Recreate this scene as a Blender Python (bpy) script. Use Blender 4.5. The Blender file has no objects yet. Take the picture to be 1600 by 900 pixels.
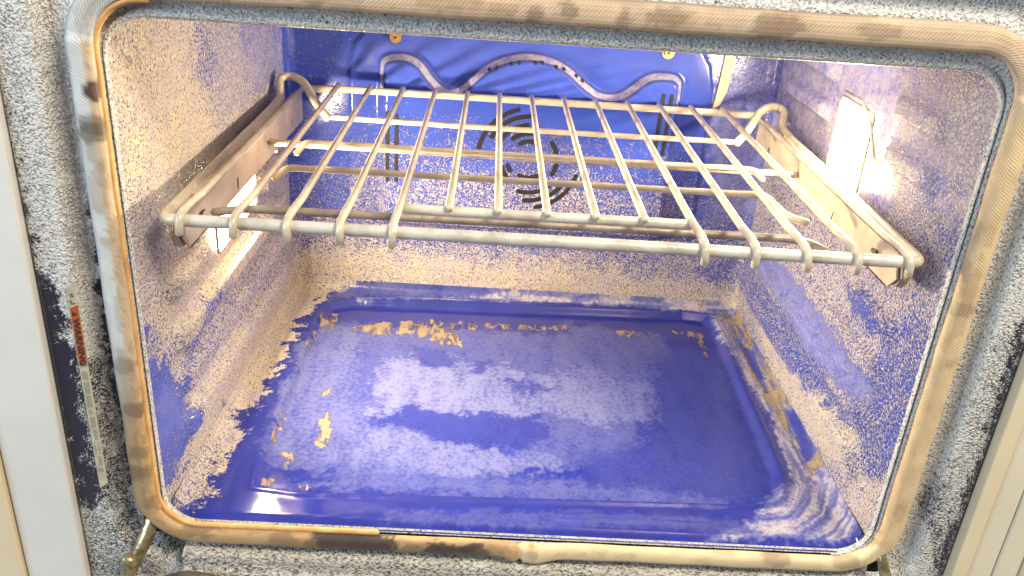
import bpy, bmesh, math, random
import numpy as np
from mathutils import Vector, Matrix
random.seed(7)
S = bpy.context.scene
COL = S.collection

# ------------------------------------------------------------ camera, light, exposure
cam_d = bpy.data.cameras.new('camera'); cam = bpy.data.objects.new('camera', cam_d); COL.objects.link(cam)
S.camera = cam
cam_d.sensor_width = 36; cam_d.lens = 1335.4 / 1600 * 36
cam_d.clip_start = 0.01; cam_d.clip_end = 50
R_ = Vector((0.99795585, -0.00448996, 0.06374918)); U_ = Vector((-0.05592027, 0.42153117, 0.90508806)); F_ = Vector((0.03093608, 0.9068028, -0.42041841))
m = Matrix((( R_.x, U_.x, -F_.x), (R_.y, U_.y, -F_.y), (R_.z, U_.z, -F_.z))).to_4x4()
m.translation = Vector((-0.04219648, -0.57286966, 0.5037636))
cam.matrix_world = m

W = bpy.data.worlds.new('World'); S.world = W; W.use_nodes = True
W.node_tree.nodes['Background'].inputs[0].default_value = (0.86, 0.92, 1.0, 1)
W.node_tree.nodes['Background'].inputs[1].default_value = 0.16

def area(name, loc, target, size, size_y, power, col):
    d = bpy.data.lights.new(name, 'AREA'); d.shape = 'RECTANGLE'; d.size = size; d.size_y = size_y
    d.energy = power; d.color = col
    o = bpy.data.objects.new(name, d); COL.objects.link(o); o.location = loc
    o.rotation_euler = (Vector(target) - Vector(loc)).to_track_quat('-Z', 'Y').to_euler()
    return o
area('kitchen_ceiling_light', (0.95, -0.9, 1.9), (0.1, 0.0, 0.2), 0.8, 0.4, 60, (1.0, 0.86, 0.66))
area('kitchen_window_light', (-2.0, -1.3, 1.0), (-0.3, 0.0, 0.2), 1.1, 1.1, 40, (0.72, 0.86, 1.0))

S.view_settings.view_transform = 'Standard'; S.view_settings.look = 'None'
S.view_settings.exposure = 0.08; S.view_settings.gamma = 1.0
LAMP_STRENGTH = 30.0; BULB_WATTS = 3.9

# ------------------------------------------------------------ stains and painted glare: outlines on each surface, in millimetres
# (channel F foam / M milky film and painted lamp haze / K crust, value, edge softness, edge wobble, outline)
MASKS = {
 'left_wall': [
  ('F',0.8,5,0,None),
  ('F',1,40,15,[(-31,428),(166,390),(191,292),(185,270),(-10,285),(-49,373)]),
  ('F',0.62,30,12,[(168,395),(313,371),(455,287),(224,271),(154,345)]),
  ('F',0.38,22,10,[(293,380),(534,350),(515,251),(339,275),(324,319)]),
  ('F',0.15,10,6,[(426,363),(570,345),(554,259),(453,279)]),
  ('F',0.9,10,5,[(-8,289),(455,287),(543,202),(272,204),(-12,242)]),
  ('F',0.93,12,6,[(-14,253),(160,179),(94,134),(-10,189)]),
  ('F',0.97,6,4,[(223,187),(362,139),(145,121),(67,123),(83,152)]),
  ('F',0.72,8,5,[(302,120),(515,49),(135,85),(22,100),(94,134),(229,122)]),
  ('F',0.92,10,6,[(512,31),(731,-107),(538,-60),(194,-19),(56,-4),(-22,45),(13,69),(135,85),(291,70)]),
  ('F',1,8,6,[(282,34),(506,-5),(731,-107),(536,-69),(215,-33),(182,27)]),
  ('F',0.12,9,8,[(-23,206),(6,175),(49,115),(73,68),(67,37),(16,27),(-28,49),(-38,140)]),
  ('F',0.45,8,5,[(101,156),(180,144),(145,121),(65,118)]),
  ('F',0.25,6,4,[(150,28),(186,-2),(194,-37),(155,6)]),
  ('M',0.85,40,15,[(217,389),(534,350),(515,251),(186,276)]),
  ('M',0.2,10,5,[(23,125),(82,89),(29,17),(-26,54)]),
 ],
 'right_wall': [
  ('F',0.7,5,0,None),
  ('F',0.03,15,8,[(599,347),(131,408),(141,342),(114,277),(260,252),(527,244)]),
  ('F',0.5,12,8,[(167,386),(1,417),(-33,330),(-6,286),(112,295),(119,348)]),
  ('F',0.72,14,8,[(78,393),(-13,420),(-55,293),(-6,286),(45,338)]),
  ('F',0.35,4,3,[(332,301),(238,318),(221,278),(308,265)]),
  ('F',0.45,5,4,[(603,40),(471,95),(144,102),(65,82),(137,62),(360,47)]),
  ('F',0.25,5,4,[(424,118),(308,146),(154,145),(47,146),(69,113),(200,99),(370,103)]),
  ('F',0.3,5,4,[(155,186),(109,201),(50,194),(79,175),(129,172)]),
  ('F',0.48,8,5,[(70,195),(-11,226),(-17,163),(-15,88),(37,61),(88,94),(57,140)]),
  ('F',0.95,6,5,[(382,36),(257,51),(65,82),(63,55),(110,21),(313,20)]),
  ('F',1,5,4,[(225,38),(140,67),(73,70),(68,37),(150,23)]),
  ('F',0.9,6,4,[(47,53),(-15,88),(2,6),(42,-30),(56,18)]),
  ('M',0.95,25,12,[(599,347),(-9,427),(-27,342),(114,277),(260,252),(527,244)]),  # pale haze of the lamp's glare, painted into the wall colour
  ('M',0.6,8,5,[(424,118),(308,146),(154,145),(47,146),(69,113),(200,99),(370,103)]),
 ],
 'back_wall': [
  ('F',0.12,5,0,None),
  ('F',0.04,8,3,[(-307,357),(-209,363),(-210,265),(-312,259)]),
  ('F',0.3,25,10,[(-316,178),(312,183),(330,86),(-323,46)]),
  ('F',0.62,14,8,[(-361,106),(-13,115),(323,122),(352,-28),(-373,-73)]),
  ('F',0.5,10,8,[(223,116),(291,111),(308,19),(256,15)]),
  ('F',0.95,16,8,[(-365,43),(-246,64),(-94,55),(76,61),(164,48),(297,32),(334,-29),(-373,-73)]),
  ('F',0.55,3,2,[(-179,78),(-44,79),(112,84),(113,80),(-44,75),(-179,73)]),
  ('M',0.5,15,8,[(208,360),(292,365),(337,141),(245,135)]),
 ],
 'fan_cover': [
  ('F',0,5,0,None),
  ('F',0.17,12,8,[(-253,240),(-99,261),(58,236),(241,227),(261,109),(-258,77)]),
  ('F',0.38,14,8,[(-255,196),(-82,219),(-50,193),(62,195),(250,178),(261,109),(-258,77)]),
  ('F',0.52,14,8,[(-256,159),(-97,181),(65,166),(254,153),(261,109),(-258,77)]),
  ('M',0.45,10,8,[(-37,250),(57,248),(97,168),(68,132),(-30,135)]),
  ('M',0.12,20,10,[(-236,335),(211,363),(217,327),(-100,292),(-237,298)]),
 ],
 'cavity_floor': [
  ('F',0,5,0,None),
  ('F',1,7,8,[(-325,377),(-308,494),(-251,491),(-255,425),(-271,383),(-272,286),(-276,179),(-301,164)]),
  ('F',1,7,8,[(-269,439),(-308,494),(-319,225),(-306,15),(-287,9),(-276,53),(-276,133),(-287,166),(-277,197),(-272,286)]),
  ('F',0.8,4,4,[(-315,108),(-288,121),(-279,52),(-285,17),(-301,16)]),
  ('F',0.9,4,4,[(-270,499),(-165,499),(-180,480),(-246,465),(-279,419)]),
  ('M',1,4,3,[(-271,504),(-97,545),(339,548),(315,454),(169,465),(47,465),(-226,444)]),
  ('M',0.3,3,2,[(-259,444),(47,479),(279,488),(284,509),(49,510),(-182,494)]),
  ('K',0.75,3,3,[(-165,499),(40,522),(175,512),(308,496),(257,470),(83,492),(-40,484)]),
  ('K',0,2,2,[(-95,510),(86,528),(185,515),(175,508),(49,510),(-94,502)]),
  ('M',0,4,3,[(-232,436),(-90,435),(45,436),(45,429),(-89,423),(-231,425)]),
  ('M',0.34,8,7,[(-253,335),(-232,388),(-167,387),(76,389),(187,368),(123,145),(-31,91),(-151,79),(-245,99),(-257,169)]),
  ('M',0.5,7,7,[(-257,318),(-240,387),(-187,359),(-181,267),(-178,188),(-103,137),(-7,113),(-104,85),(-243,114),(-250,169)]),
  ('M',0.74,8,9,[(-174,297),(-128,314),(-36,311),(53,284),(111,268),(145,244),(146,206),(82,188),(49,209),(-34,201),(-116,200),(-160,177),(-168,189),(-145,216),(-171,254)]),
  ('M',0.66,9,8,[(-165,165),(-112,164),(-71,140),(6,135),(56,118),(-7,98),(-105,95),(-158,121)]),
  ('M',0.08,6,6,[(-158,172),(-117,212),(-75,198),(21,206),(33,160),(-7,134),(-77,139),(-113,170)]),
  ('M',0.15,6,6,[(-131,349),(-83,330),(-73,292),(-110,289)]),
  ('M',0.15,5,5,[(-53,310),(-29,320),(-36,285),(-51,283)]),
  ('M',0.25,6,6,[(-186,326),(-156,299),(-167,227),(-179,253)]),
  ('M',0.2,7,7,[(-6,278),(52,262),(15,245),(-14,256)]),
  ('M',0.55,15,8,[(56,321),(164,273),(155,219),(104,202)]),
  ('M',0.3,9,8,[(62,423),(193,403),(161,302),(71,323)]),
  ('M',0.12,15,8,[(179,367),(262,376),(250,84),(90,81),(58,140),(132,157)]),
  ('M',0.35,9,6,[(-157,81),(54,93),(205,75),(171,59),(-66,64),(-230,61)]),
  ('K',1,2,3,[(-210,377),(-169,399),(-105,414),(-104,396),(-70,372),(-65,343),(-100,352),(-134,373),(-180,360)]),
  ('K',0.8,2,3,[(-121,410),(-22,413),(78,416),(60,401),(-55,391),(-86,379)]),
  ('K',1,1.5,2,[(-205,185),(-200,198),(-186,141),(-193,124),(-202,128)]),
  ('K',0.9,1.5,2,[(-237,115),(-219,116),(-214,98),(-221,84),(-230,100)]),
  ('K',0.8,1.5,2,[(-252,163),(-247,181),(-241,170),(-241,125),(-243,114)]),
  ('K',0.9,1.5,2,[(-221,219),(-204,237),(-201,226),(-226,206)]),
  ('K',0.8,1.2,2,[(-241,69),(-231,77),(-225,66),(-235,60)]),
  ('K',0.8,1.2,2,[(-205,66),(-194,68),(-192,57),(-201,58)]),
  ('K',0.6,1.2,1,[(-180,74),(-174,77),(-173,70),(-179,68)]),
  ('K',0.6,1.2,1,[(-139,80),(-134,83),(-133,75),(-138,73)]),
  ('K',0.9,1.5,2,[(-251,404),(-229,417),(-224,389),(-230,354),(-246,377)]),
  ('K',0.8,1.5,2,[(115,411),(161,413),(168,400),(142,390)]),
  ('K',0.9,1.5,2,[(201,422),(242,417),(243,400),(210,405)]),
  ('K',0.8,1.5,2,[(243,408),(243,358),(234,341),(234,390)]),
  ('K',0.9,1.5,2,[(-251,319),(-252,368),(-247,359),(-243,307)]),
  ('K',0.85,3,3,[(275,468),(310,453),(316,234),(310,60),(294,33),(288,68),(282,170),(275,361)]),
  ('M',1,3,3,[(259,456),(315,454),(320,162),(299,16),(261,39),(263,85),(272,205)]),
  ('K',0,2,1,[(281,387),(293,350),(291,289),(283,288)]),
  ('M',0.2,2,1,[(281,387),(293,350),(291,289),(283,288)]),
  ('K',0,2,1,[(293,226),(299,197),(297,133),(287,127)]),
  ('M',0.15,2,1,[(293,226),(299,197),(297,133),(287,127)]),
  ('K',0,5,4,[(266,95),(312,118),(299,16),(241,12)]),
  ('M',0.85,5,4,[(236,78),(305,118),(316,61),(282,15),(161,11),(213,36)]),
  ('M',0.2,5,4,[(-121,29),(167,41),(209,23),(49,16),(-118,12)]),
 ],
 'front_frame': [
  ('F',0.93,5,0,None),
  ('F',1,10,8,[(-359,421),(-315,423),(-327,340),(-329,236),(-353,230),(-349,339),(-373,346)]),
  ('F',0.8,4,5,[(-359,421),(-347,421),(-352,293),(-352,235),(-366,234),(-370,315),(-374,337)]),
  ('F',0.68,4,4,[(-338,422),(-325,423),(-332,281),(-332,231),(-343,231),(-341,339)]),
  ('M',1,3,2,[(-345,422),(-315,423),(-326,340),(-330,231),(-350,225),(-347,326)]),
  ('F',0.25,5,8,[(-369,244),(-355,220),(-358,137),(-355,126),(-354,27),(-375,25),(-379,159)]),
  ('F',0,4,6,[(-373,320),(-370,292),(-366,229),(-352,209),(-351,138),(-344,30),(-366,13),(-378,136),(-378,243)]),
  ('F',0.45,6,5,[(-350,161),(-335,162),(-336,41),(-316,-12),(-333,-20),(-347,40)]),
  ('F',0,3,4,[(-325,281),(-312,282),(-319,116),(-314,29),(-329,41),(-330,162)]),
  ('F',0.5,3,4,[(-315,22),(-299,-4),(-264,-23),(-265,-37),(-313,-33)]),
  ('F',0.05,5,6,[(-373,346),(-369,346),(-371,203),(-383,191),(-380,310)]),
  ('F',0.6,8,5,[(-370,26),(-316,-12),(-305,-54),(-377,-58)]),
  ('F',1,3,4,[(-286,425),(311,423),(339,337),(266,399),(-289,405)]),
  ('F',0.95,5,5,[(322,272),(350,273),(362,237),(348,0),(322,54)]),
  ('F',0.5,5,5,[(333,55),(344,95),(358,83),(353,0)]),
  ('F',0.05,5,3,[(369,216),(358,248),(353,0),(368,-14)]),
  ('F',0.75,5,5,[(346,225),(360,226),(362,29),(359,0),(344,95)]),
 ],
}


# scorch marks on the gasket: x, z, radius, strength
BURNS = [(-.305, .368, .008, 1.), (-.310, .345, .010, .55), (-.150, -.004, .020, 1.), (-.128, -.004, .022, 1.), (-.170, -.004, .012, .7), (-.20, -.004, .012, .4), (-.27, .006, .014, .5), (-.040, -.005, .013, 1.), (-.068, -.005, .013, 1.), (-.055, -.005, .010, .8), (-.312, .06, .012, .5), (-.309, .34, .012, .6), (-.314, .16, .010, .4), (.22, .0, .010, .4), (.20, .438, .012, .35), (-.090, -.006, .010, .5), (.010, -.004, .005, .4),
         (.133, .437, .016, .5), (.066, .438, .012, .4), (.0, .437, .006, .5), (-.309, .120, .008, .6), (-.311, .08, .008, .4), (-.302, .03, .008, .4), (.28, .0, .012, .4), (.31, .245, .008, .35), (-.02, .433, .005, .5), (.036, .435, .005, .4), (-.16, .436, .010, .35)]
# ------------------------------------------------------------ numpy helpers
def h2(i, j, seed):
    n = (i.astype(np.int64) * 374761393 + j.astype(np.int64) * 668265263 + seed * 1442695041) & 0x7fffffff
    n = ((n ^ (n >> 13)) * 1274126177) & 0x7fffffff
    n = n ^ (n >> 16)
    return (n & 0xffff) / 65535.0
def vnoise(x, y, seed=0):
    i = np.floor(x); j = np.floor(y); fx = x - i; fy = y - j
    fx = fx * fx * (3 - 2 * fx); fy = fy * fy * (3 - 2 * fy)
    a = h2(i, j, seed); b = h2(i + 1, j, seed); c = h2(i, j + 1, seed); d = h2(i + 1, j + 1, seed)
    return (a * (1 - fx) + b * fx) * (1 - fy) + (c * (1 - fx) + d * fx) * fy
def fbm(x, y, seed=0, o=3):
    v = 0; a = .5; t = 0
    for k in range(o):
        v = v + a * vnoise(x * 2 ** k, y * 2 ** k, seed + k * 17); t += a; a *= .55
    return v / t
def sst(x): x = np.clip(x, 0, 1); return x * x * (3 - 2 * x)
def sdf(px, py, poly):                      # positive inside
    n = len(poly); d = np.full(px.shape, 1e9); ins = np.zeros(px.shape, bool)
    for k in range(n):
        x0, y0 = poly[k]; x1, y1 = poly[(k + 1) % n]
        ex, ey = x1 - x0, y1 - y0
        L = ex * ex + ey * ey + 1e-12
        t = np.clip(((px - x0) * ex + (py - y0) * ey) / L, 0, 1)
        d = np.minimum(d, (px - x0 - t * ex) ** 2 + (py - y0 - t * ey) ** 2)
        c = ((y0 > py) != (y1 > py))
        with np.errstate(divide='ignore', invalid='ignore'):
            xi = x0 + (py - y0) * ex / (ey if abs(ey) > 1e-12 else 1e-12)
        ins ^= (c & (px < xi))
    d = np.sqrt(d)
    return np.where(ins, d, -d)
def masks(key, A, B):                       # A, B in metres
    a = A * 1000; b = B * 1000
    w1 = (fbm(a / 12, b / 12, 3, 4) - .5) * 2 + (fbm(a / 3.2, b / 3.2, 33, 2) - .5) * 1.1; w2 = (fbm(a / 12 + 31, b / 12 + 7, 9, 4) - .5) * 2 + (fbm(a / 3.2, b / 3.2, 39, 2) - .5) * 1.1
    ch = {'F': np.zeros(a.shape), 'M': np.zeros(a.shape), 'K': np.zeros(a.shape)}
    for k, (c, v, s, w, poly) in enumerate(MASKS[key]):
        if poly is None: ch[c][:] = v; continue
        d = sdf(a + w1 * w * 2.2, b + w2 * w * 2.2, poly)
        t = sst(d / (2.0 * s) + .5)
        ch[c] = ch[c] * (1 - t) + v * t
    return ch

# ------------------------------------------------------------ object helpers
def tag(o, label=None, cat=None, group=None, kind=None):
    if label: o['label'] = label
    if cat: o['category'] = cat
    if group: o['group'] = group
    if kind: o['kind'] = kind
    return o
def thing(name, loc, label, cat):
    o = bpy.data.objects.new(name, None); o.location = loc; o.empty_display_size = .05; COL.objects.link(o)
    return tag(o, label, cat)
def wl(o):
    v = Vector((0, 0, 0))
    while o is not None: v += o.location; o = o.parent
    return v
def link(name, me, mat, parent=None, smooth=True):
    o = bpy.data.objects.new(name, me); COL.objects.link(o)
    if mat is not None and not me.materials: me.materials.append(mat)
    if parent is not None:
        o.parent = parent
        off = wl(parent)
        me.transform(Matrix.Translation(-off))
    if smooth:
        me.polygons.foreach_set('use_smooth', [True] * len(me.polygons))
    me.update()
    return o
def grid(name, P, mat, parent, ch=None, keep=None, flip=False, closed=False):
    nu, nv = P.shape[:2]
    idx = np.arange(nu * nv).reshape(nu, nv)
    if closed: idx2 = np.vstack([idx, idx[:1]])
    else: idx2 = idx
    q = np.stack([idx2[:-1, :-1], idx2[1:, :-1], idx2[1:, 1:], idx2[:-1, 1:]], -1).reshape(-1, 4)
    if keep is not None:
        kf = keep.reshape(-1); q = q[kf[q].all(1)]
    if flip: q = q[:, ::-1]
    me = bpy.data.meshes.new(name)
    me.from_pydata(P.reshape(-1, 3).tolist(), [], q.tolist())
    if ch is not None:
        at = me.color_attributes.new('mask', 'FLOAT_COLOR', 'POINT')
        n = nu * nv
        if isinstance(ch, dict):
            c = np.stack([ch['F'].reshape(-1), ch['M'].reshape(-1), ch['K'].reshape(-1), np.ones(n)], -1)
        else: c = ch.reshape(-1, 4)
        at.data.foreach_set('color', c.astype(np.float32).reshape(-1))
    return link(name, me, mat, parent)
def smooth_poly(pts, rad, k=5, closed=False):
    pts = [Vector(p) for p in pts]; n = len(pts); out = []
    for i, p in enumerate(pts):
        if not closed and i in (0, n - 1): out.append(p); continue
        a = pts[i - 1] - p; b = pts[(i + 1) % n] - p
        r = min(rad, a.length * .49, b.length * .49)
        a = p + a.normalized() * r; b = p + b.normalized() * r
        for t in range(k + 1):
            u = t / k; out.append(a * (1 - u) ** 2 + p * 2 * u * (1 - u) + b * u * u)
    return out
def tube_bm(bm, pts, r, n=12, closed=False, caps=True, lumps=0.0):
    pts = [Vector(p) for p in pts]; N = len(pts); rings = []
    prev = None
    for i, p in enumerate(pts):
        if closed: t = (pts[(i + 1) % N] - pts[i - 1]).normalized()
        else: t = (pts[min(i + 1, N - 1)] - pts[max(i - 1, 0)]).normalized()
        if prev is None:
            up = Vector((0, 0, 1)) if abs(t.z) < .9 else Vector((0, 1, 0))
        else: up = prev
        s = t.cross(up).normalized(); up = s.cross(t).normalized(); prev = up
        ring = []
        for j in range(n):
            a = 2 * math.pi * j / n
            rr = r * (1 + lumps * (random.random() - .5))
            ring.append(bm.verts.new(p + (s * math.cos(a) + up * math.sin(a)) * rr))
        rings.append(ring)
    M_ = N if closed else N - 1
    for i in range(M_):
        A, B = rings[i], rings[(i + 1) % N]
        for j in range(n): bm.faces.new((A[j], A[(j + 1) % n], B[(j + 1) % n], B[j]))
    if caps and not closed:
        for ring, sg, p in ((rings[0], -1, pts[0]), (rings[-1], 1, pts[-1])):
            c = bm.verts.new(p + ((pts[1] - pts[0]) if sg < 0 else (pts[-1] - pts[-2])).normalized() * sg * r * .6)
            for j in range(n):
                f = (ring[j], ring[(j + 1) % n], c)
                bm.faces.new(f if sg > 0 else f[::-1])
def resample(pts, step):
    pts = [Vector(p) for p in pts]; out = [pts[0]]
    for a, b in zip(pts[:-1], pts[1:]):
        k = max(1, int((b - a).length / step))
        for i in range(1, k + 1): out.append(a.lerp(b, i / k))
    return out
def tube(name, pts, r, mat, parent, n=12, lumps=.0, closed=False, step=None):
    if step: pts = resample(pts, step)
    bm = bmesh.new(); tube_bm(bm, pts, r, n, closed, True, lumps)
    bmesh.ops.recalc_face_normals(bm, faces=bm.faces)
    me = bpy.data.meshes.new(name); bm.to_mesh(me); bm.free()
    return link(name, me, mat, parent)
def box_bm(bm, x0, x1, y0, y1, z0, z1, bev=0):
    r = bmesh.ops.create_cube(bm, size=1)
    for v in r['verts']:
        v.co = Vector(((x0 + x1) / 2 + v.co.x * (x1 - x0), (y0 + y1) / 2 + v.co.y * (y1 - y0), (z0 + z1) / 2 + v.co.z * (z1 - z0)))
    if bev:
        es = list({e for v in r['verts'] for e in v.link_edges})
        bmesh.ops.bevel(bm, geom=es, offset=bev, segments=2, affect='EDGES', profile=.5)
def mesh_of(bm, name):
    bmesh.ops.recalc_face_normals(bm, faces=bm.faces)
    me = bpy.data.meshes.new(name); bm.to_mesh(me); bm.free(); return me
def box(name, b, mat, parent, bev=.001, smooth=False):
    bm = bmesh.new(); box_bm(bm, *b, bev); return link(name, mesh_of(bm, name), mat, parent, smooth)
def prism(name, pts, depth_vec, mat, parent, holes=(), bev=0):
    """flat plate: outline (3D points), holes as outlines, given thickness along depth_vec"""
    bm = bmesh.new(); d = Vector(depth_vec)
    edges = []
    for lp in [pts] + list(holes):
        vs = [bm.verts.new(Vector(p)) for p in lp]
        edges += [bm.edges.new((vs[i], vs[(i + 1) % len(vs)])) for i in range(len(vs))]
    bmesh.ops.triangle_fill(bm, edges=edges, use_beauty=True, use_dissolve=False)
    r = bmesh.ops.extrude_face_region(bm, geom=bm.faces[:])
    for v in [g for g in r['geom'] if isinstance(g, bmesh.types.BMVert)]: v.co += d
    return link(name, mesh_of(bm, name), mat, parent, False)

# ------------------------------------------------------------ materials
def nt(name):
    m = bpy.data.materials.new(name); m.use_nodes = True; t = m.node_tree
    return m, t, t.nodes['Principled BSDF']
def nd(t, typ, **kw):
    n = t.nodes.new(typ)
    for k, v in kw.items(): setattr(n, k, v)
    return n
def mth(t, op, a, b=None, c=None, clamp=False):
    n = nd(t, 'ShaderNodeMath', operation=op); n.use_clamp = clamp
    for i, v in enumerate((a, b, c)):
        if v is None: continue
        if isinstance(v, (int, float)): n.inputs[i].default_value = v
        else: t.links.new(v, n.inputs[i])
    return n.outputs[0]
def mixc(t, f, a, b):
    n = nd(t, 'ShaderNodeMix', data_type='RGBA')
    for i, v in ((0, f), (6, a), (7, b)):
        if isinstance(v, (int, float)): n.inputs[i].default_value = v
        elif isinstance(v, tuple): n.inputs[i].default_value = (*v, 1)
        else: t.links.new(v, n.inputs[i])
    return n.outputs[2]
def noise(t, vec, scale, detail=2, rough=.5, dist=0):
    n = nd(t, 'ShaderNodeTexNoise'); n.inputs['Scale'].default_value = scale; n.inputs['Detail'].default_value = detail
    n.inputs['Roughness'].default_value = rough; n.inputs['Distortion'].default_value = dist
    t.links.new(vec, n.inputs['Vector']); return n.outputs[0]
def enamel(name, base, foam=(.78, .68, .48), foam2=(.58, .53, .58), film_haze=(.50, .50, .80), cell=470, relief=.0026, streak=None, crev=(.30, .25, .33), gain=2.7):
    m, t, p = nt(name); L = t.links.new
    co = nd(t, 'ShaderNodeTexCoord').outputs['Object']
    at = nd(t, 'ShaderNodeAttribute', attribute_name='mask'); sp = nd(t, 'ShaderNodeSeparateColor'); L(at.outputs['Color'], sp.inputs[0])
    Fv, Mv, Kv = sp.outputs
    n1 = noise(t, co, cell, 1.5, .5, .6)
    n2 = noise(t, co, cell * .28, 2, .5)
    big = noise(t, co, 34, 3, .55)
    # foam cover: noise against a threshold that the painted density moves
    thr = mth(t, 'MULTIPLY_ADD', Fv, -.70, .88)
    val = mth(t, 'ADD', mth(t, 'MULTIPLY_ADD', n1, 1.7, -.47), mth(t, 'ADD', mth(t, 'MULTIPLY_ADD', n2, .24, -.12), mth(t, 'MULTIPLY_ADD', big, .24, .0)))
    cov = mth(t, 'MULTIPLY_ADD', mth(t, 'SUBTRACT', val, thr), gain, .5, clamp=True)
    has = mth(t, 'MULTIPLY', Fv, 30.0, clamp=True)
    cov = mth(t, 'MULTIPLY', cov, has)
    # film, also the painted glare haze on the right wall
    mv = nd(t, 'ShaderNodeMapping'); L(co, mv.inputs[0])
    if streak: mv.inputs['Scale'].default_value = streak
    n3 = noise(t, mv.outputs[0], 60, 4, .6)
    n4 = noise(t, co, 210, 3, .65)
    fm = mth(t, 'MULTIPLY', Mv, mth(t, 'MULTIPLY_ADD', mth(t, 'ADD', mth(t, 'MULTIPLY', n3, .75), mth(t, 'MULTIPLY', n4, .95)), 2.6, -1.45, clamp=True), clamp=True)
    fm = mth(t, 'ADD', mth(t, 'MULTIPLY', fm, .62), mth(t, 'MULTIPLY', Mv, .14), clamp=True)
    # crust
    n5 = noise(t, mv.outputs[0], 120, 4, .6, .4)
    kr = mth(t, 'MULTIPLY_ADD', mth(t, 'SUBTRACT', n5, mth(t, 'MULTIPLY_ADD', Kv, -.38, .835)), 9.0, .5, clamp=True)
    kr = mth(t, 'MULTIPLY', kr, mth(t, 'MULTIPLY', Kv, 8.0, clamp=True))
    rim = mth(t, 'MULTIPLY', mth(t, 'MULTIPLY', kr, mth(t, 'SUBTRACT', 1.0, kr)), 2.4, clamp=True)
    bc = mixc(t, mth(t, 'MULTIPLY_ADD', big, 1.6, -.5, clamp=True), base, tuple(c * .72 for c in base))
    bc = mixc(t, fm, bc, mixc(t, mth(t, 'MULTIPLY_ADD', Mv, 4.0, -3.0, clamp=True), film_haze, (.60, .56, .56)))
    bc = mixc(t, kr, bc, mixc(t, n4, (.17, .13, .08), (.42, .35, .25)))
    bc = mixc(t, rim, bc, (.16, .11, .06))
    fc = mixc(t, mth(t, 'MULTIPLY_ADD', big, 2.4, -.75, clamp=True), foam, foam2)
    fc = mixc(t, mth(t, 'MULTIPLY_ADD', Fv, 2.4, -1.4, clamp=True), foam2, fc)
    bc = mixc(t, cov, bc, fc)
    bc = mixc(t, mth(t, 'MULTIPLY', mth(t, 'MULTIPLY_ADD', n1, -5.0, 2.65, clamp=True), mth(t, 'MULTIPLY', cov, .62)), bc, crev)  # foam crevices darkened in the colour, beyond the bump's own shading
    L(bc, p.inputs['Base Color'])
    soft = mth(t, 'MAXIMUM', cov, kr)
    ro = mth(t, 'ADD', mth(t, 'MULTIPLY', fm, .22), .10)
    ro = mth(t, 'MAXIMUM', ro, mth(t, 'MULTIPLY', soft, .42))
    L(ro, p.inputs['Roughness'])
    p.inputs['Specular IOR Level'].default_value = .55
    hgt = mth(t, 'ADD', mth(t, 'MULTIPLY', mth(t, 'MULTIPLY', cov, mth(t, 'MULTIPLY_ADD', n1, 2.0, 0)), 1.0), mth(t, 'MULTIPLY', kr, .5))
    hgt = mth(t, 'ADD', hgt, mth(t, 'MULTIPLY', fm, mth(t, 'MULTIPLY', n4, .22)))
    b = nd(t, 'ShaderNodeBump'); b.inputs['Strength'].default_value = .8; b.inputs['Distance'].default_value = relief
    L(hgt, b.inputs['Height']); L(b.outputs[0], p.inputs['Normal'])
    return m
BLUE = (.048, .090, .52)
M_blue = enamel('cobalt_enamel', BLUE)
M_floor = enamel('cobalt_enamel_floor', (.024, .036, .30), film_haze=(.30, .33, .56), streak=(1, .35, 1))
M_cover = enamel('cobalt_enamel_cover', BLUE, film_haze=(.075, .065, .075))
M_frame = enamel('frame_enamel', (.035, .036, .062), foam=(.80, .80, .76), foam2=(.66, .67, .67), film_haze=(.45, .42, .36), cell=540, gain=2.2, relief=.0012, crev=(.46,.46,.50))

def simple(name, col, rough=.5, metal=0, col2=None, scale=80, bump=0, bscale=200, spec=.5, emit=0, det=3, lo=.35, hi=.65):
    m, t, p = nt(name); L = t.links.new
    co = nd(t, 'ShaderNodeTexCoord').outputs['Object']
    if col2:
        n = noise(t, co, scale, det, .6)
        r = nd(t, 'ShaderNodeMapRange'); r.inputs[1].default_value = lo; r.inputs[2].default_value = hi; L(n, r.inputs[0])
        L(mixc(t, r.outputs[0], col, col2), p.inputs['Base Color'])
    else: p.inputs['Base Color'].default_value = (*col, 1)
    p.inputs['Roughness'].default_value = rough; p.inputs['Metallic'].default_value = metal
    p.inputs['Specular IOR Level'].default_value = spec
    if bump:
        b = nd(t, 'ShaderNodeBump'); b.inputs['Strength'].default_value = .7; b.inputs['Distance'].default_value = bump
        L(noise(t, co, bscale, 3, .6), b.inputs['Height']); L(b.outputs[0], p.inputs['Normal'])
    if emit: p.inputs['Emission Color'].default_value = (1, .80, .52, 1); p.inputs['Emission Strength'].default_value = emit
    return m
M_rod = simple('coated_steel_rod', (.70, .63, .49), .38, .15, (.50, .43, .32), 60, .0004, 500, lo=.4, hi=.75)
M_rodb = simple('sooty_steel_rod', (.50, .44, .38), .4, .2, (.25, .21, .18), 40, .0005, 420)
M_front = simple('worn_front_bar', (.66, .65, .58), .4, .1, (.45, .42, .36), 45, .0006, 380, lo=.45, hi=.7)
M_plate = simple('glide_plate', (.62, .53, .42), .5, .1, (.45, .37, .29), 35, .0003, 400)
M_dark = simple('opening_shade', (.006, .005, .006), .7)  # solid near-black colour stands for the shade inside openings
M_brass = simple('warm_screw', (.72, .42, .16), .35, .7, (.4, .22, .08), 300)
M_hinge = simple('greasy_hinge_steel', (.55, .50, .30), .28, .6, (.22, .18, .08), 120, .0006, 300)
M_lens = simple('lamp_lens', (1, .95, .85), .3, 0, emit=LAMP_STRENGTH)
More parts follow.
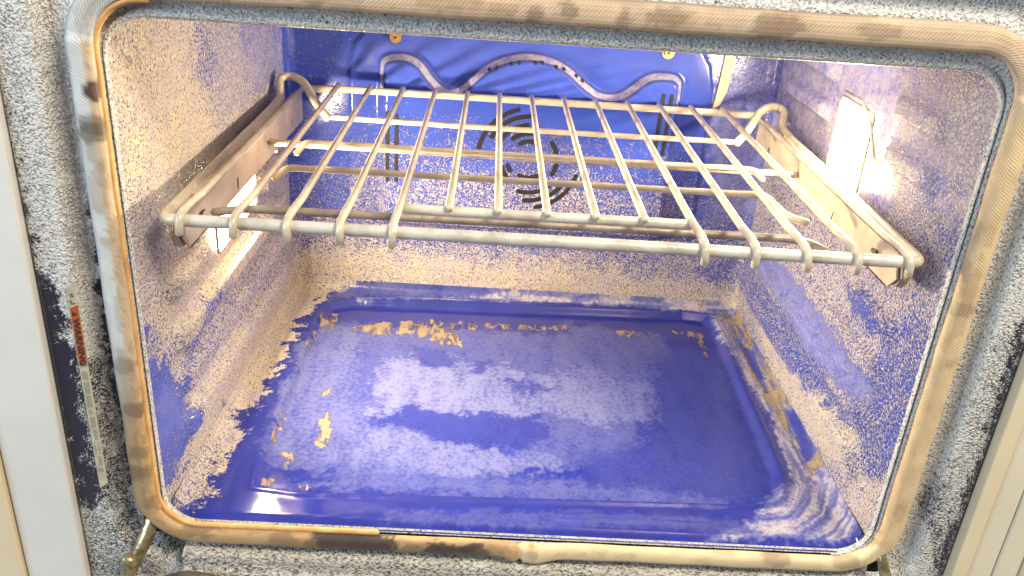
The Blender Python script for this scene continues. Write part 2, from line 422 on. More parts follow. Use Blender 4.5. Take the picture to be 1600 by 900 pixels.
M_bezel = simple('lamp_bezel', (.75, .62, .42), .25, .7, (.5, .4, .3), 100)
M_white = simple('white_cabinet_paint', (.78, .79, .77), .35, 0, (.73, .74, .72), 12)
M_cream = simple('cream_cabinet_paint', (.80, .70, .50), .4, 0, (.76, .66, .47), 10)
M_cream2 = simple('pale_cabinet_paint', (.78, .74, .60), .4, 0, (.72, .68, .55), 10)
M_label = simple('label_paper', (.60, .57, .44), .45, 0, (.44, .41, .31), 120)
M_orange = simple('label_orange', (.50, .10, .025), .45, 0, (.42, .085, .02), 200)
M_ink = simple('label_ink', (.05, .03, .03), .6)
M_fine = simple('label_small_print', (.36, .34, .27), .6)
M_trim = simple('foamy_sill', (.62, .60, .50), .5, 0, (.36, .33, .28), 110, .0012, 260)

def gasket_mat():
    m, t, p = nt('woven_gasket'); L = t.links.new
    at = nd(t, 'ShaderNodeAttribute', attribute_name='mask')
    uv = nd(t, 'ShaderNodeUVMap', uv_map='weave')
    mp = nd(t, 'ShaderNodeMapping'); L(uv.outputs[0], mp.inputs[0]); mp.inputs['Rotation'].default_value = (0, 0, .9)
    w = nd(t, 'ShaderNodeTexWave'); w.inputs['Scale'].default_value = 190; w.inputs['Distortion'].default_value = .6; L(mp.outputs[0], w.inputs[0])
    w2 = nd(t, 'ShaderNodeTexWave'); w2.bands_direction = 'Y'; w2.inputs['Scale'].default_value = 130; w2.inputs['Distortion'].default_value = .8
    w2.inputs['Detail'].default_value = 1; L(uv.outputs[0], w2.inputs[0])
    co = nd(t, 'ShaderNodeTexCoord').outputs['Object']
    n = noise(t, co, 90, 4, .6)
    c = mixc(t, mth(t, 'MULTIPLY_ADD', n, 1.6, -.55, clamp=True), at.outputs['Color'], mixc(t, .25, at.outputs['Color'], (.25, .17, .10)))
    c = mixc(t, mth(t, 'MULTIPLY', mth(t, 'SUBTRACT', 1.0, w.outputs[1]), .30), c, (.10, .07, .05))
    L(c, p.inputs['Base Color']); p.inputs['Roughness'].default_value = .55
    p.inputs['Sheen Weight'].default_value = .2
    b = nd(t, 'ShaderNodeBump'); b.inputs['Strength'].default_value = .5; b.inputs['Distance'].default_value = .0005
    L(mth(t, 'ADD', mth(t, 'MULTIPLY', w.outputs[1], .5), mth(t, 'ADD', mth(t, 'MULTIPLY', w2.outputs[1], .3), n)), b.inputs['Height'])
    L(b.outputs[0], p.inputs['Normal'])
    return m
M_gasket = gasket_mat()

# ------------------------------------------------------------ rounded rectangle loops
def rrect(hx0, hx1, z0, z1, r, ns=90, nc=14):
    """points of a rounded rectangle, counter-clockwise seen from the front, starting bottom centre"""
    pts = []
    def seg(a, b, n): 
        for i in range(n): u = i / n; pts.append((a[0] + (b[0] - a[0]) * u, a[1] + (b[1] - a[1]) * u))
    def arc(cx, cz, a0, n):
        for i in range(n): a = a0 + math.pi / 2 * i / n; pts.append((cx + r * math.cos(a), cz + r * math.sin(a)))
    seg((0, z0), (hx1 - r, z0), ns // 2); arc(hx1 - r, z0 + r, -math.pi / 2, nc)
    seg((hx1, z0 + r), (hx1, z1 - r), int(ns * .8)); arc(hx1 - r, z1 - r, 0, nc)
    seg((hx1 - r, z1), (hx0 + r, z1), ns); arc(hx0 + r, z1 - r, math.pi / 2, nc)
    seg((hx0, z1 - r), (hx0, z0 + r), int(ns * .8)); arc(hx0 + r, z0 + r, math.pi, nc)
    seg((hx0 + r, z0), (0, z0), ns // 2)
    return np.array(pts)

# ============================================================ THE OVEN
oven = thing('wall_oven', (0, .2, 0), 'open blue enamel oven streaked with cleaning foam, seen into its lit cavity', 'oven')
XW = .298; YB = .474; ZT = .4145

# ---- side walls with pressed ribs
def side_wall(sign, key):
    ys = np.linspace(.0055, YB - .012, 270); zs = np.linspace(.0, ZT, 240)
    Y, Z = np.meshgrid(ys, zs, indexing='ij')
    x = np.interp(Y, [.0055, .05, YB], [.3008, XW, .2965])
    rel = 0
    for zc, hw in ((.060, .010), (.104, .010), (.148, .010), (.192, .008), (.322, .008), (.362, .008)):
        if sign < 0 and zc > .3: continue
        e = sst((Y - .045) / .02) * sst((YB - .05 - Y) / .02)
        if zc > .17: 
            lo, hi = (.165, .315) if sign < 0 else (.16, .28)
            e = e * (1 - sst((Y - lo + .03) / .02) * (1 - sst((Y - hi) / .02)))
        rel = rel + (.0110 if sign < 0 and zc == .148 else .0090) * e * sst(1.6 - np.abs(Z - zc) / hw)
    x = x - rel
    P = np.stack([sign * x, Y, Z], -1)
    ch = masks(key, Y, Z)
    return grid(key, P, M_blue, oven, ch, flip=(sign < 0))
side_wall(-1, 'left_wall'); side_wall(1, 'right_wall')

# ---- back wall with rounded vertical corners
rc = .014
s = []
for i in range(9):
    a = math.pi / 2 * i / 9; s.append((-.2965 + rc - rc * math.cos(a), YB - rc + rc * math.sin(a)))
for x in np.linspace(-.2965 + rc, .2965 - rc, 330): s.append((x, YB))
for i in range(1, 10):
    a = math.pi / 2 * i / 9; s.append((.2965 - rc + rc * math.sin(a), YB - rc + rc * math.cos(a)))
s = np.array(s); zs = np.linspace(0, ZT, 240)
X = np.repeat(s[:, :1], len(zs), 1); Y = np.repeat(s[:, 1:], len(zs), 1); Z = np.repeat(zs[None], len(s), 0)
# shallow pressed step low on the wall
st = sst((X + .05) / .01 + .5) * sst((.105 - X) / .01 + .5)
Y2 = Y - .0022 * st * sst((Z - .079) / .003) * sst((.112 - Z) / .004)
back = grid('back_wall', np.stack([X, Y2, Z], -1), M_blue, oven, masks('back_wall', X, Z), flip=False)

# ---- ceiling
bm = bmesh.new(); box_bm(bm, -.303, .303, .012, YB + .004, ZT - .001, ZT + .006, .001)
link('ceiling_panel', mesh_of(bm, 'ceiling_panel'), simple('foamed_ceiling', (.62, .56, .48), .5, 0, (.20, .20, .42), 60, .0015, 330), oven)
# vertical bracket seen top right on the back wall
prism('corner_bracket', [(.224, YB - .004, .276), (.232, YB - .004, .283), (.238, YB - .004, .30), (.243, YB - .004, .36), (.230, YB - .004, .36), (.227, YB - .004, .312)], (0, .003, 0), M_plate, oven)

# ---- floor with pressed recess and rounded foot
xs = np.linspace(-.2975, .2975, 430); ys = np.linspace(.0045, YB - .0005, 330)
X, Y = np.meshgrid(xs, ys, indexing='ij')
rec = [(-.238, .052), (-.200, .047), (.215, .060), (.246, .075), (.255, .110), (.262, .43), (.255, .452), (.225, .457), (-.215, .442), (-.243, .428), (-.250, .40), (-.245, .10)]
d = sdf(X, Y, rec)
Zf = .004 - .0085 * sst(d / .010 + .3) + .0012 * np.exp(-((d + .004) / .0035) ** 2)
dside = np.minimum(.2975 - X, X + .2975); rf = .013
for dd in (dside, YB - .0005 - Y):
    q = np.clip(rf - dd, 0, rf); Zf = Zf + rf - np.sqrt(rf * rf - q * q)
Zf = Zf - .004 * (1 - sst((Y - .004) / .012))
Zf = Zf + .0005 * (fbm(X * 30, Y * 30, 5) - .5)
ch = masks('cavity_floor', X, Y)
# wipe streaks: sweep round the front right corner and along the gutters
cx, cy = .215, .10
rr = np.hypot(X - cx, Y - cy) + .010 * (fbm(X * 45, Y * 45, 61, 3) - .5) + .0015 * (fbm(X * 300, Y * 300, 71, 2) - .5); aa = np.arctan2(Y - cy, X - cx)
corner = (X > cx) & (Y < cy)
backs = Y > .44
along = np.where(corner, rr, np.where(backs, Y, np.where(X > cx, X - cx, cy - Y)))
other = np.where(corner, aa * .06, np.where(backs, X, np.where(X > cx, Y, X)))
stre = fbm(along * 330, other * 22, 21, 4)
outer = np.clip(-d / .006, 0, 1) * ((X > .2) | (Y > .44) | ((Y < .05) & (X > .03)))
ch['M'] = np.clip(ch['M'] * (1 - outer) + outer * ch['M'] * np.clip(stre * 2.2 - .15, 0, 1.2), 0, 1)
ch['K'] = np.clip(ch['K'] * (1 - outer) + outer * ch['K'] * np.clip(stre * 2.4 - .0, 0, 1.2), 0, 1)
grid('cavity_floor', np.stack([X, Y, Zf], -1), M_floor, oven, ch)

# ---- convection cover on the back wall: pressed sheet with a wavy raised field
fl_out = [(-.222, .100), (-.222, .300), (-.214, .330), (-.195, .352), (-.165, .366), (.17, .366), (.198, .352), (.215, .328), (.222, .300), (.222, .104)]
wave = [(-.186, .103), (-.186, .300), (-.182, .315), (-.170, .322), (-.150, .323), (-.132, .315), (-.116, .296), (-.104, .286), (-.092, .286), (-.078, .297), (-.060, .314), (-.036, .327), (-.008, .333), (.020, .330), (.044, .320), (.066, .303), (.082, .293), (.098, .291), (.112, .297), (.128, .311), (.144, .319), (.166, .320), (.178, .315), (.184, .302), (.186, .105)]
def catmull(p, k=4):
    n = len(p); out = []
    for i in range(n):
        a, b, c, d_ = [np.array(p[j % n]) for j in (i - 1, i, i + 1, i + 2)]
        for t in range(k):
            u = t / k; out.append(tuple(.5 * (2 * b + (c - a) * u + (2 * a - 5 * b + 4 * c - d_) * u * u + (3 * b - a - 3 * c + d_) * u ** 3)))
    return out
wv = [(-.186, .25)] + wave[1:-1] + [(.185, .25)]
wave_s = [(-.186, .085)] + catmull(wv)[4:(len(wv) - 2) * 4 + 1] + [(.186, .085)]
xs = np.linspace(-.230, .230, 400); zs = np.linspace(.102, .372, 240)
X, Z = np.meshgrid(xs, zs, indexing='ij')
df = sdf(X, Z, [(a, b if b > .11 else .08) for a, b in fl_out]); dw = sdf(X, Z, wave_s)
def cover_y(df, dw): return YB - .0012 - .0022 * sst(df / .004) - .019 * sst((dw + .001) / .014)
Yc = cover_y(df, dw)
Yc = Yc + .016 * (1 - sst((Z - .102) / .012)) * sst((dw + .001) / .012)      # turned-in lower edge
chc = masks('fan_cover', X, Z)
tb = sst((dw + .001) / .014); band = np.clip(4 * tb * (1 - tb) * 1.3, 0, 1) * sst((Z - .25) / .03)
chc['M'] = np.maximum(chc['M'], band); chc['K'] = np.maximum(chc['K'], band * .3)
cover = grid('fan_cover', np.stack([X, Yc, Z], -1), M_cover, oven, chc, keep=(df > -.001), flip=False)
YF = YB - .0012 - .0022 - .019
# near-black pieces set on the cover, standing for its unlit slots
def slot(x0, z0, x1, z1, w, y):
    a = Vector((x0, y, z0)); b = Vector((x1, y, z1)); t = (b - a).normalized(); n = Vector((-t.z, 0, t.x)) * w
    pts = []
    for c, sg in ((b, 1), (a, -1)):
        for k in range(7):
            an = math.pi / 2 - math.pi * k / 6; pts.append(c + t * sg * math.cos(an) * w + n * sg * math.sin(an))
    return pts
def vent(name, pts, mat=M_dark):
    return prism(name, pts, (0, .0012, 0), mat, cover)
for (x0, z0, x1, z1) in ((-.172, .252, -.172, .168), (-.161, .249, -.161, .168), (.158, .294, .156, .222), (.168, .294, .166, .222)):
    vent('vent_slot', slot(x0, z0, x1, z1,   .0023, YF - .0007))
FC = (.002, .205)
def arc_slot(r, a0, a1, w=.0027):
    a0, a1 = math.radians(a0), math.radians(a1); n = max(6, int(abs(a1 - a0) * 10)); o = []; i_ = []
    for k in range(n + 1):
        a = a0 + (a1 - a0) * k / n
        o.append((FC[0] + (r + w) * math.cos(a), YF - .0007, FC[1] + (r + w) * math.sin(a)))
        i_.append((FC[0] + (r - w) * math.cos(a), YF - .0007, FC[1] + (r - w) * math.sin(a)))
    def cap(a, sg):
        c = Vector((FC[0] + r * math.cos(a), YF - .0007, FC[1] + r * math.sin(a))); q = []
        for k in range(1, 5):
            b = math.pi * k / 5
            rad = Vector((math.cos(a), 0, math.sin(a))); tan = Vector((-math.sin(a), 0, math.cos(a))) * sg
            q.append(c + rad * w * math.cos(b) + tan * w * math.sin(b))
        return q
    pts = o + cap(a1, 1) + i_[::-1] + cap(a0, -1)[::-1]
    vent('vent_slot', pts)
for r, a0, a1 in ((.063, 106, 170), (.0535, 92, 152), (.0425, 96, 150), (.0325, 82, 130), (.0225, 66, 122), (.063, -78, -16), (.0535, -92, -34), (.0430, -104, -42), (.0235, -116, -60), (.0350, -160, -138), (.0350, 18, 40), (.0350, -30, -8), (.0270, 200, 215)):
    arc_slot(r, a0, a1)
for x, z in ((-.052, .3095), (-.043, .3125), (-.026, .3185), (-.017, .3205), (.002, .3215), (.010, .3215), (.027, .3175), (.036, .3150), (.052, .3070), (.060, .3015)):
    fo = [(a, b if b > .11 else .08) for a, b in fl_out]; z += .0005
    d1 = sdf(np.array([x]), np.array([z]), wave_s); yh = float(cover_y(np.array([.1]), d1)[0])
    bm = bmesh.new(); r = bmesh.ops.create_uvsphere(bm, u_segments=12, v_segments=8, radius=1)
    for v in r['verts']: v.co = Vector((x + v.co.x * .0022, yh + v.co.y * .0022, z + v.co.z * .0030))
    link('vent_hole_shade', mesh_of(bm, 'vent_hole_shade'), M_dark, cover)
for x0, x1, z in ((-.121, -.083, .1135), (.040, .118, .1135), (.150, .175, .114)):
    vent('vent_slot', slot(x0, z, x1, z, .0028, YB - .0155))
for x, z in ((-.165, .339), (.160, .341)):
    bm = bmesh.new()
    for rr_, y0, y1 in ((.0072, YB - .0052, YB - .003), (.0045, YB - .0085, YB - .005)):
        r = bmesh.ops.create_cone(bm, segments=24, radius1=rr_, radius2=rr_ * .8, depth=y1 - y0, cap_ends=True, cap_tris=False)
        for v in r['verts']: v.co = Vector((x + v.co.x, (y0 + y1) / 2 + v.co.z * 1.0, z + v.co.y))
    sc = link('screw', mesh_of(bm, 'screw'), M_brass, cover, False)
    prism('screw_socket_shade', slot(x - .0008, z, x + .0008, z, .0012, YB - .0090), (0, .0006, 0), M_dark, sc)

# ---- front frame: stepped, rounded sheet metal ring round the opening
key = [(.3003, .002, .4138, .028, .0065), (.3006, -.0005, .4140, .030, .0055), (.3009, -.001, .4145, .030, .004), (.3012, -.001, .4165, .031, .0015), (.3018, -.001, .4195, .031, .0025), (.3022, -.001, .4215, .032, .0060), (.3026, -.0012, .4230, .032, .0060), (.3030, -.0015, .4262, .033, .0005),
       (.3120, -.006, .4360, .042, .001), (.3220, -.014, .4475, .052, .001), (.3260, -.018, .4520, .051, .0045), (.3330, -.026, .4600, .047, .0050),
       (.3385, -.031, .4660, .045, .0030), (.3398, -.033, .4680, .044, -.0040), (.3412, -.034, .4700, .043, -.0062), (.3470, -.042, .4760, .040, -.0070), (.3665, -.130, .5500, .020, -.0070), (.3678, -.132, .5520, .018, -.0055), (.3680, -.133, .5525, .018, .0300)]
loops = []; 
for a, b in zip(key[:-1], key[1:]):
    dist = max(abs(a[0] - b[0]), abs(a[4] - b[4])); k = max(1, int(dist / .0016))
    for i in range(k):
        u = i / k; loops.append([a[j] + (b[j] - a[j]) * u for j in range(5)])
loops.append(list(key[-1]))
P = np.stack([np.concatenate([rrect(-l[0], l[0], l[1], l[2], l[3], 220, 20), np.full((len(rrect(-1, 1, 0, 3, .1, 220, 20)), 1), l[4])], 1) for l in loops], 1)
P = P[:, :, [0, 2, 1]]
chf = masks('front_frame', P[..., 0], P[..., 2])
grid('front_frame', P, M_frame, oven, chf, closed=True, flip=True)

# ---- woven door gasket
path = rrect(-.3125, .3125, -.0045, .4368, .042, 200, 26)
N = len(path); nxt = np.roll(path, -1, 0) - np.roll(path, 1, 0); T = nxt / np.linalg.norm(nxt, axis=1)[:, None]
NOR = np.stack([T[:, 1], -T[:, 0]], 1)             # outward
arc_len = np.concatenate([[0], np.cumsum(np.linalg.norm(np.diff(path, axis=0), axis=1))])
K = 22; Pg = np.zeros((N + 1, K, 3)); Cg = np.ones((N + 1, K, 4)); UVg = np.zeros((N + 1, K, 2))
for i in range(N + 1):
    ii = i % N; px, pz = path[ii]; nx, nz = NOR[ii]
    bottom = pz < .02
    wob = .0002 * math.sin(arc_len[ii] * 41) + .0002 * math.sin(arc_len[ii] * 97 + 2)
    w = .0092 + wob; hgt = (.0045 if pz > .40 else .0070) + wob; off = 0.0
    if bottom:
        w *= .80
        g = math.exp(-((px - .012) / .016) ** 2) if px > -.002 else math.exp(-((px + .002) / .010) ** 2)
        off = .0040 * g; w += .0016 * g; hgt += .002 * g
        if abs(px + .002) < .0022: hgt -= .0028; w -= .0012
    for k in range(K):
        a = 2 * math.pi * k / K
        cu, su = math.cos(a), math.sin(a)
        ru = w * math.copysign(abs(cu) ** .8, cu); rv = hgt * math.copysign(abs(su) ** .75, su)
        Pg[i, k] = (px + nx * (ru + off), -.0035 - rv * (1 if su > 0 else .35), pz + nz * (ru + off))
        UVg[i, k] = (i / N * arc_len[-1], k / K * .05)
        # colour
        x, z = Pg[i, k, 0], Pg[i, k, 2]; inn = .5 - .5 * cu
        n1 = fbm(np.array([arc_len[ii] * 28.]), np.array([k * .18]), 4, 3)[0]
        n2 = fbm(np.array([arc_len[ii] * 90.]), np.array([k * .35]), 8, 3)[0]
        n3 = fbm(np.array([arc_len[ii] * 300.]), np.array([k * .9]), 12, 2)[0]
        left = np.array([.74, .80, .80]); tan = np.array([.46, .32, .18]); cream = np.array([.90, .70, .42]); brown = np.array([.30, .17, .08])
        if pz > .40: c = (left * max(0, min(1, (-.22 - x) / .06)) + np.array([.76, .58, .40]) * (1 - max(0, min(1, (-.22 - x) / .06))))
        elif x < 0 and not bottom:
            f = max(0, min(1, (.18 - z) / .08)); c = left * (1 - f) + tan * f
            if inn > .62: c = c * .35 + np.array([.72, .48, .22]) * .65  # left inner edge tinted orange, oven lamplight put into the colour
            if n1 > .62: c = c * .55 + tan * .45
        elif bottom and x < -.001: c = np.array([.58, .38, .18])
        elif bottom: c = np.array([.88, .72, .44])
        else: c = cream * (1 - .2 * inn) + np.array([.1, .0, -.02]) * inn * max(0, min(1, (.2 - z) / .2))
        for bx_, bz_, br, bs in BURNS:
            q = math.hypot((x - bx_) / br, (z - bz_) / max(br * .55, .006)) + (n2 - .5) * .9 + (n3 - .5) * .6 - .15
            if q < 1: 
                e = min(1, (1 - q) * 4.5) * bs; c = c * (1 - e) + np.array([.05, .035, .03]) * e
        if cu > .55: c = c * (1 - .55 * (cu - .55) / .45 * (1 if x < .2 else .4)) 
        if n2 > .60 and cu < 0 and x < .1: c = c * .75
        c = c * (.78 + .4 * n2)
        if n1 < .33: c = c * .7 + brown * .3
        Cg[i, k, :3] = np.clip(c, 0.02, .95)
me = bpy.data.meshes.new('door_gasket')
idx = np.arange((N + 1) * K).reshape(N + 1, K)
fs = []; 
for i in range(N):
    for k in range(K): fs.append((int(idx[i, k]), int(idx[i, (k + 1) % K]), int(idx[i + 1, (k + 1) % K]), int(idx[i + 1, k])))
me.from_pydata(Pg.reshape(-1, 3).tolist(), [], fs)
at = me.color_attributes.new('mask', 'FLOAT_COLOR', 'POINT'); at.data.foreach_set('color', Cg.astype(np.float32).reshape(-1))
uvl = me.uv_layers.new(name='weave')
li = 0
for i in range(N):
    for k in range(K):
        for (a, b) in ((i, k), (i, k + 1), (i + 1, k + 1), (i + 1, k)):
            uvl.data[li].uv = (a / N * arc_len[-1], b / K * .05); li += 1
bmx = bmesh.new(); bmx.from_mesh(me); bmesh.ops.recalc_face_normals(bmx, faces=bmx.faces); bmx.to_mesh(me); bmx.free()
gask = link('door_gasket', me, M_gasket, oven)
tag(gask, 'woven fibre door gasket, grey-white on the left and scorched cream on the right')
# inner bead of the gasket, orange lamp glow put into its colour
bead = rrect(-.3035, .3035, .0045, .4268, .0335, 120, 22)
M_bead = simple('gasket_bead', (.80, .50, .20), .6, 0, (.62, .32, .12), 60, .0004, 700)
bead = [(a, -.0030, b) for a, b in bead]; nb = len(bead)
bead = [q for q in bead[nb // 2:] if q[0] < -.12]
bead = [q for q in bead if not (q[2] > .42 and q[0] > -.265)]
tube('gasket_bead', bead, .0024, M_bead, gask, 8)

# ---- sill under the gasket and hinge arms
xs = np.linspace(-.285, .302, 240); us = np.linspace(0, 1, 26)
Xs, Us = np.meshgrid(xs, us, indexing='ij')
prof = np.array([(.002, -.0175), (-.008, -.0180), (-.0115, -.0195), (-.0125, -.023), (-.0125, -.034), (-.0150, -.036), (-.0160, -.060), (-.0160, -.10)])
tt = np.linspace(0, 1, len(prof)); Ys = np.interp(Us, tt, prof[:, 0]); Zs = np.interp(Us, tt, prof[:, 1])
Ys = Ys - .0012 * fbm(Xs * 160, Us * 14, 3)
chs = {'F': np.clip(.75 + .3 * fbm(Xs * 30, Us * 4, 6), 0, 1), 'M': np.zeros(Xs.shape), 'K': np.zeros(Xs.shape)}
grid('bottom_sill', np.stack([Xs, Ys, Zs], -1), enamel('sill_enamel', (.10, .09, .08), foam=(.72, .70, .60), foam2=(.48, .45, .38), cell=330), oven, chs)
def hinge(x, z, sx):
    h = tube('hinge_arm', smooth_poly([(x, .004, z), (x - sx * .006, -.012, z - .020), (x - sx * .018, -.020, z - .046), (x - sx * .034, -.024, z - .075)], .01), .0060, M_hinge, oven, 14, .25, step=.003)
    tube('hinge_roller', [(x - sx * .020, -.022, z - .030), (x - sx * .012, -.022, z - .036)], .0050, M_hinge, h, 16, .05)
    box('hinge_slot_shade', (x - .010, x + .008, .0002, .0008, z - .02, z + .012), M_dark, h, 0)
    box('hinge_cap', (x - .011, x + .004, -.007, -.002, z + .002, z + .012), M_plate, h, .001)
hinge(-.309, .012, 1)
h = tube('hinge_arm', smooth_poly([(.307, .004, .022), (.309, -.012, .004), (.318, -.020, -.018), (.332, -.024, -.045)], .01), .0045, M_hinge, oven, 14, .2, step=.003)
tube('hinge_roller', [(.311, -.022, -.006), (.316, -.026, -.016)], .0058, M_hinge, h, 16, .05)
box('hinge_slot_shade', (.302, .312, -.0042, -.0036, -.012, .016), M_dark, h, 0)
# dark handle-like latch block at bottom left
b_ = tube('latch_block', smooth_poly([(-.305, -.026, -.050), (-.285, -.030, -.034), (-.262, -.030, -.034), (-.245, -.026, -.048)], .012), .009, simple('sooty_block', (.16, .15, .12), .45, .2, (.08, .07, .06), 60), oven, 16)

# ---- warning label on the left of the frame
def lab(name, z0, z1, x0, x1, mat, y=-.0078, slant=.004, parent=oven, bot=None):
    s0 = slant; s1 = slant if bot is None else bot
    return prism(name, [(x0, y, z0 - s1), (x1, y, z0), (x1, y, z1 + s0), (x0, y, z1)], (0, .0003, 0), mat, parent)
stick = lab('warning_label', .047, .222, -.3470, -.3400, M_label, slant=.006)
lab('label_band', .160, .2055, -.3462, -.3404, M_orange, -.0082, .003, stick)
def text(name, body, size, loc, rot, mat, parent):
    cu = bpy.data.curves.new(name, 'FONT'); cu.body = body; cu.size = size; cu.align_x = 'LEFT'; cu.align_y = 'CENTER'; cu.extrude = .00008; cu.offset = size * .02
    o = bpy.data.objects.new(name, cu); COL.objects.link(o)
    dg = bpy.context.evaluated_depsgraph_get(); dg.update()
    me = bpy.data.meshes.new_from_object(o.evaluated_get(dg)); bpy.data.objects.remove(o); bpy.data.curves.remove(cu)
    me.transform(Matrix.Translation(Vector(loc)) @ rot)
    return link(name, me, mat, parent, False)
# text runs down the frame: +X of the text points to -Z, up points to +X
text('warning_text', 'WARNING', .0062, (-.3433, -.0086, .1975), Matrix(((0, 1, 0, 0), (0, 0, -1, 0), (-1.35, 0, 0, 0), (0, 0, 0, 1))), M_ink, stick)
prism('warning_triangle', [(-.3450, -.0085, .2030), (-.3450, -.0085, .1990), (-.3415, -.0085, .2010)], (0, .0002, 0), M_ink, stick)
bm = bmesh.new()
zz = .152
while zz > .062:
    L_ = random.uniform(.004, .012)
    for xx in (-.3455, -.3440, -.3425):
        if random.random() < .8: box_bm(bm, xx, xx + .0006, -.0081, -.0079, max(zz - L_, .058), zz)
    zz -= L_ + .0018
link('small_print', mesh_of(bm, 'small_print'), M_fine, stick, False)
bm = bmesh.new()
tube_bm(bm, [(-.3452, -.0082, .2165), (-.3425, -.0082, .2175), (-.3445, -.0082, .2145), (-.3418, -.0082, .2155)], .0003, 5)
tube_bm(bm, [(-.3450, -.0082, .2120), (-.3440, -.0082, .2090), (-.3418, -.0082, .2100)], .0003, 5)
link('label_symbol', mesh_of(bm, 'label_symbol'), M_ink, stick, False)

# ---- oven lamps (lit)
def lamp(sign, y0, y1, z0, z1):
    x = sign * .2968; ang = []
    o = [(y0, z0 - .004), (y1, z0), (y1, z1), (y0, z1)]
    pts = smooth_poly([(x, a, b) for a, b in o], .006, 4, True)
    ln = prism('lamp_lens', pts, (-sign * .0008, 0, 0), M_lens, oven)
    rim = [(sign * .2945, a, b) for a, b in ((y0 - .002, z0 - .006), (y1 + .002, z0 - .002), (y1 + .002, z1 + .002), (y0 - .002, z1 + .002))]
    tube('lamp_bezel', smooth_poly(rim, .008, 4, True), .0014, M_bezel, ln, 10, closed=True)
    clip = [(sign * .292, y1 - .01, z1 + .008), (sign * .290, y0 + .02, z1 + .009), (sign * .290, y0 - .006, z1 - .004), (sign * .292, y0 - .028, z1 - .034), (sign * .293, y0 - .075, z1 - .012)]
    if sign > 0: tube('lamp_clip', smooth_poly(clip, .006), .0013, M_bezel, ln, 8)
    d = bpy.data.lights.new('halogen_bulb', 'AREA'); d.shape = 'RECTANGLE'; d.size = .04; d.size_y = .022; d.energy = BULB_WATTS; d.color = (1, .80, .50)
    b = bpy.data.objects.new('halogen_bulb', d); COL.objects.link(b); b.parent = ln
    b.location = Vector((sign * .2905, (y0 + y1) / 2, z0 + (z1 - z0) * .42)) - wl(ln)
    b.rotation_euler = Vector((-sign, 0, 0)).to_track_quat('-Z', 'Y').to_euler()
    return ln
lamp(1, .180, .258, .274, .343)
lamp(-1, .172, .305, .182, .236)

# ============================================================ THE RACK
rack = thing('oven_rack', (0, .24, .277), 'cream coated wire sliding rack spanning the middle of the oven', 'oven rack')
ZR = .2775; SP = .0381; X0 = .0025; yf = .012
xL, xR = -.2795, .2815
# heavy outer frame: front bar and both side bars with raised corner loops at the back
def side_pts(s):
    x = xL if s < 0 else xR
    return [(x, yf, .272), (x - .001 if s < 0 else x + .001, .34, .277), (x * 1.01, .385, .279), (x * 1.03, .402, .296), (x * .99, .412, .298), (x * .93, .402, .294), (x * .86, .37, .278), (x * .80, .348, .268)]
pL = side_pts(-1); pR = side_pts(1)
fr = smooth_poly(pL[::-1] + pR, .010, 6)
fr = resample(fr, .02)
tube('outer_frame', fr, .0046, M_rod, rack, 14)
o = tube('front_bar', [(xL + .01, yf, .272), (xR - .01, yf, .272)], .0048, M_front, rack, 14, .05, step=.004)
# bar that joins the corner loops low behind, and the bars across under the wires
tube('cross_bar', [(xL * .80, .352, .268), (-.10, .338, .2705), (.10, .338, .2705), (xR * .80, .352, .268)], .0030, M_rod, rack, 12, .06, step=.006)
tube('cross_bar', smooth_poly([(-.231, .228, .262), (-.224, .238, .2705), (.215, .238, .2705), (.224, .232, .262)], .005), .0030, M_rod, rack, 12, .06, step=.006)
tube('cross_bar', smooth_poly([(-.232, .146, .262), (-.224, .156, .2705), (.205, .158, .2705), (.216, .130, .262), (.232, .118, .261)], .008), .0030, M_rod, rack, 12, .06, step=.006)
tube('back_bar', smooth_poly([(-.262, .432, .279), (-.23, .441, .2795), (.235, .441, .2795), (.262, .436, .280), (.268, .425, .284)], .008), .0043, M_rod, rack, 14, .05, step=.005)
# wires running front to back; the five in the middle stop short at the cut-out bar
for i in range(15):
    x = (i - 7) * SP + X0; xb = x - .0027
    if 5 <= i <= 9: pts = [(x, .053, ZR + .001), (xb, .445, ZR + .006)]
    else:
        pts = smooth_poly([(x + random.uniform(-.0008, .0008), .004, .2640), (x, .0045, .2775), (x, .022, ZR + .0015), (x, .06, ZR), (xb, .445, ZR + .006)], .007, 6)
    y1 = .445
    if i in (0, 14): pts[-1] = Vector((xb, .436, ZR + .004))
    tube('wire', pts, .0031, M_rod, rack, 12, .0)
tube('cutout_bar', [(-2 * SP - .036 + X0, .058, .2740), (0, .0595, .2738), (3 * SP + X0, .060, .2740)], .0042, M_front, rack, 14, .08, step=.004)
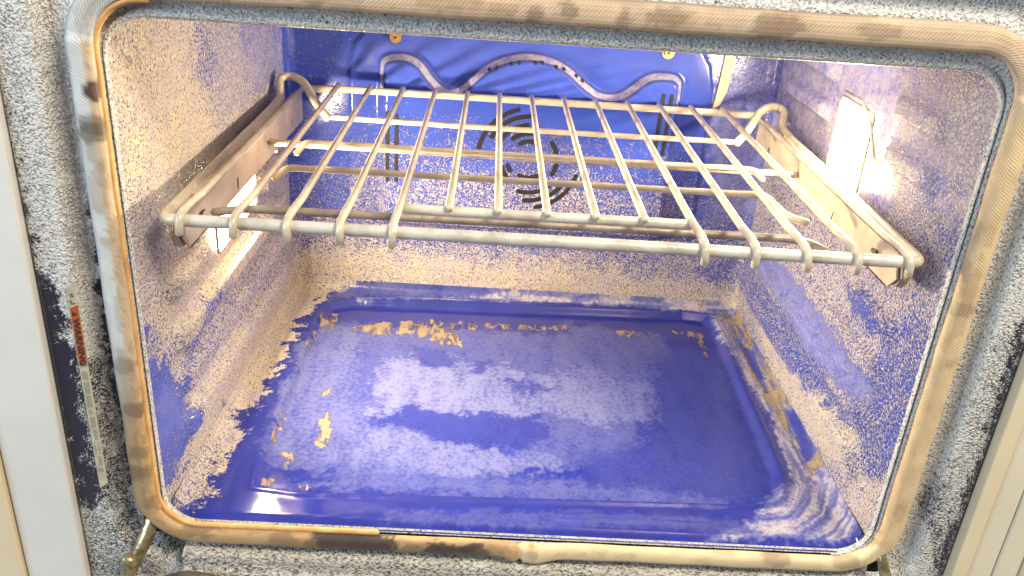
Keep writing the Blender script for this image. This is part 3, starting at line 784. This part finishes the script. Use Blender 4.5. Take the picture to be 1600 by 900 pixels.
# glides
def glide(s):
    x = -.268 if s < 0 else .270
    y0, y1, z0, z1 = .032, .425, .2420, .2740
    pts = [(x, y0, z0), (x, y0 - .012, z0 + .012) , (x, y0 - .004, z1 - .002), (x, y1, z1), (x, y1, z0 + .004)]
    hole = [[(x, .06 + .012 * math.cos(-a), .258 + .0035 * math.sin(-a)) for a in np.linspace(0, 2 * math.pi, 14)[:-1]],
            [(x, .372 + .004 * math.cos(-a), .254 + .006 * math.sin(-a)) for a in np.linspace(0, 2 * math.pi, 12)[:-1]],
            [(x, .160 + .003 * math.cos(-a), .252 + .006 * math.sin(-a)) for a in np.linspace(0, 2 * math.pi, 12)[:-1]]]
    g = prism('glide_rail', pts, (s * .0016, 0, 0), M_plate, rack, hole)
    prism('glide_flange', [(x, y0, z0), (x, y1, z0 + .002), (x + s * .0278, y1, z0 + .002), (x + s * .0278, y0 + .08, z0 + .001)], (0, 0, .0014), M_plate, g)  # lower flange widened to the wall to block bulb light leaking upward
    prism('glide_flange', [(x + s * .0, y0 + .03, z1 - .0005), (x, y1, z1 - .0005), (x + s * .011, y1, z1 - .0005), (x + s * .011, y0 + .03, z1 - .0005)], (0, 0, .0014), M_plate, g)
    # front bracket below the bar
    br = prism('glide_bracket', [(x + s * .003, .018, .256), (x + s * .003, .024, .246), (x + s * .003, .055, .243), (x + s * .003, .066, .262), (x + s * .003, .022, .266)], (s * .006, 0, 0), M_rodb, g)
    tube('glide_pin', [(x + s * .004, .013, .268), (x + s * .004, .012, .254)], .0012, M_brass, br, 10)
    tube('wall_hook', smooth_poly([(s * .296, .30, .262), (s * .286, .30, .258), (s * .286, .30, .244), (x, .30, .242)], .004), .0022, M_rodb, g, 10)
    tube('wall_hook', smooth_poly([(s * .296, .09, .262), (s * .286, .09, .258), (s * .286, .09, .244), (x, .09, .242)], .004), .0022, M_rodb, g, 10)
glide(-1); glide(1)
tube('glide_cross_bar', [(-.2660, .266, .2605), (.2680, .266, .2600)], .0034, M_rodb, rack, 12, .06, step=.006)
tube('glide_front_bar', smooth_poly([(-.262, .070, .257), (-.238, .074, .2605), (.205, .078, .2605), (.222, .076, .258), (.234, .064, .255)], .010), .0034, M_rodb, rack, 12, .05, step=.006)

# ============================================================ CABINET EITHER SIDE
c = thing('cabinet_panel', (-.50, .1, 0), 'smooth white cabinet side at the left edge beside the oven', 'cabinet')
box('side_panel', (-.418, -.3690, -.013, .5, -.6, .75), M_white, c, .0015)
box('cabinet_door', (-.70, -.4195, -.018, .004, -.6, .75), M_cream, c, .002)
box('carcass', (-.70, -.421, .006, .5, -.6, .75), M_white, c, .001)
c = thing('cabinet_panel', (.50, .1, 0), 'cream cabinet side with grooved upright strips at the lower right edge', 'cabinet')
box('side_panel', (.3690, .3825, -.016, .5, -.6, .75), M_cream, c, .0012)
box('face_frame', (.3832, .4050, -.013, .5, -.6, .75), M_cream2, c, .0012)
box('face_frame', (.4060, .4260, -.015, .5, -.6, .75), M_cream2, c, .0012)
box('cabinet_door', (.4272, .70, -.020, .5, -.6, .75), M_cream, c, .002)
bm = bmesh.new(); box_bm(bm, -2.2, 2.2, .52, .56, -1.0, 2.4, 0)
tag(link('wall', mesh_of(bm, 'wall'), simple('plaster', (.72, .68, .60), .8, 0, (.68, .64, .56), 6), None, False), kind='structure')
bm = bmesh.new(); box_bm(bm, -2.2, 2.2, -2.4, .52, -1.04, -1.0, 0)
tag(link('floor', mesh_of(bm, 'floor'), simple('kitchen_floor', (.30, .22, .15), .5, 0, (.24, .17, .11), 4), None, False), kind='structure')
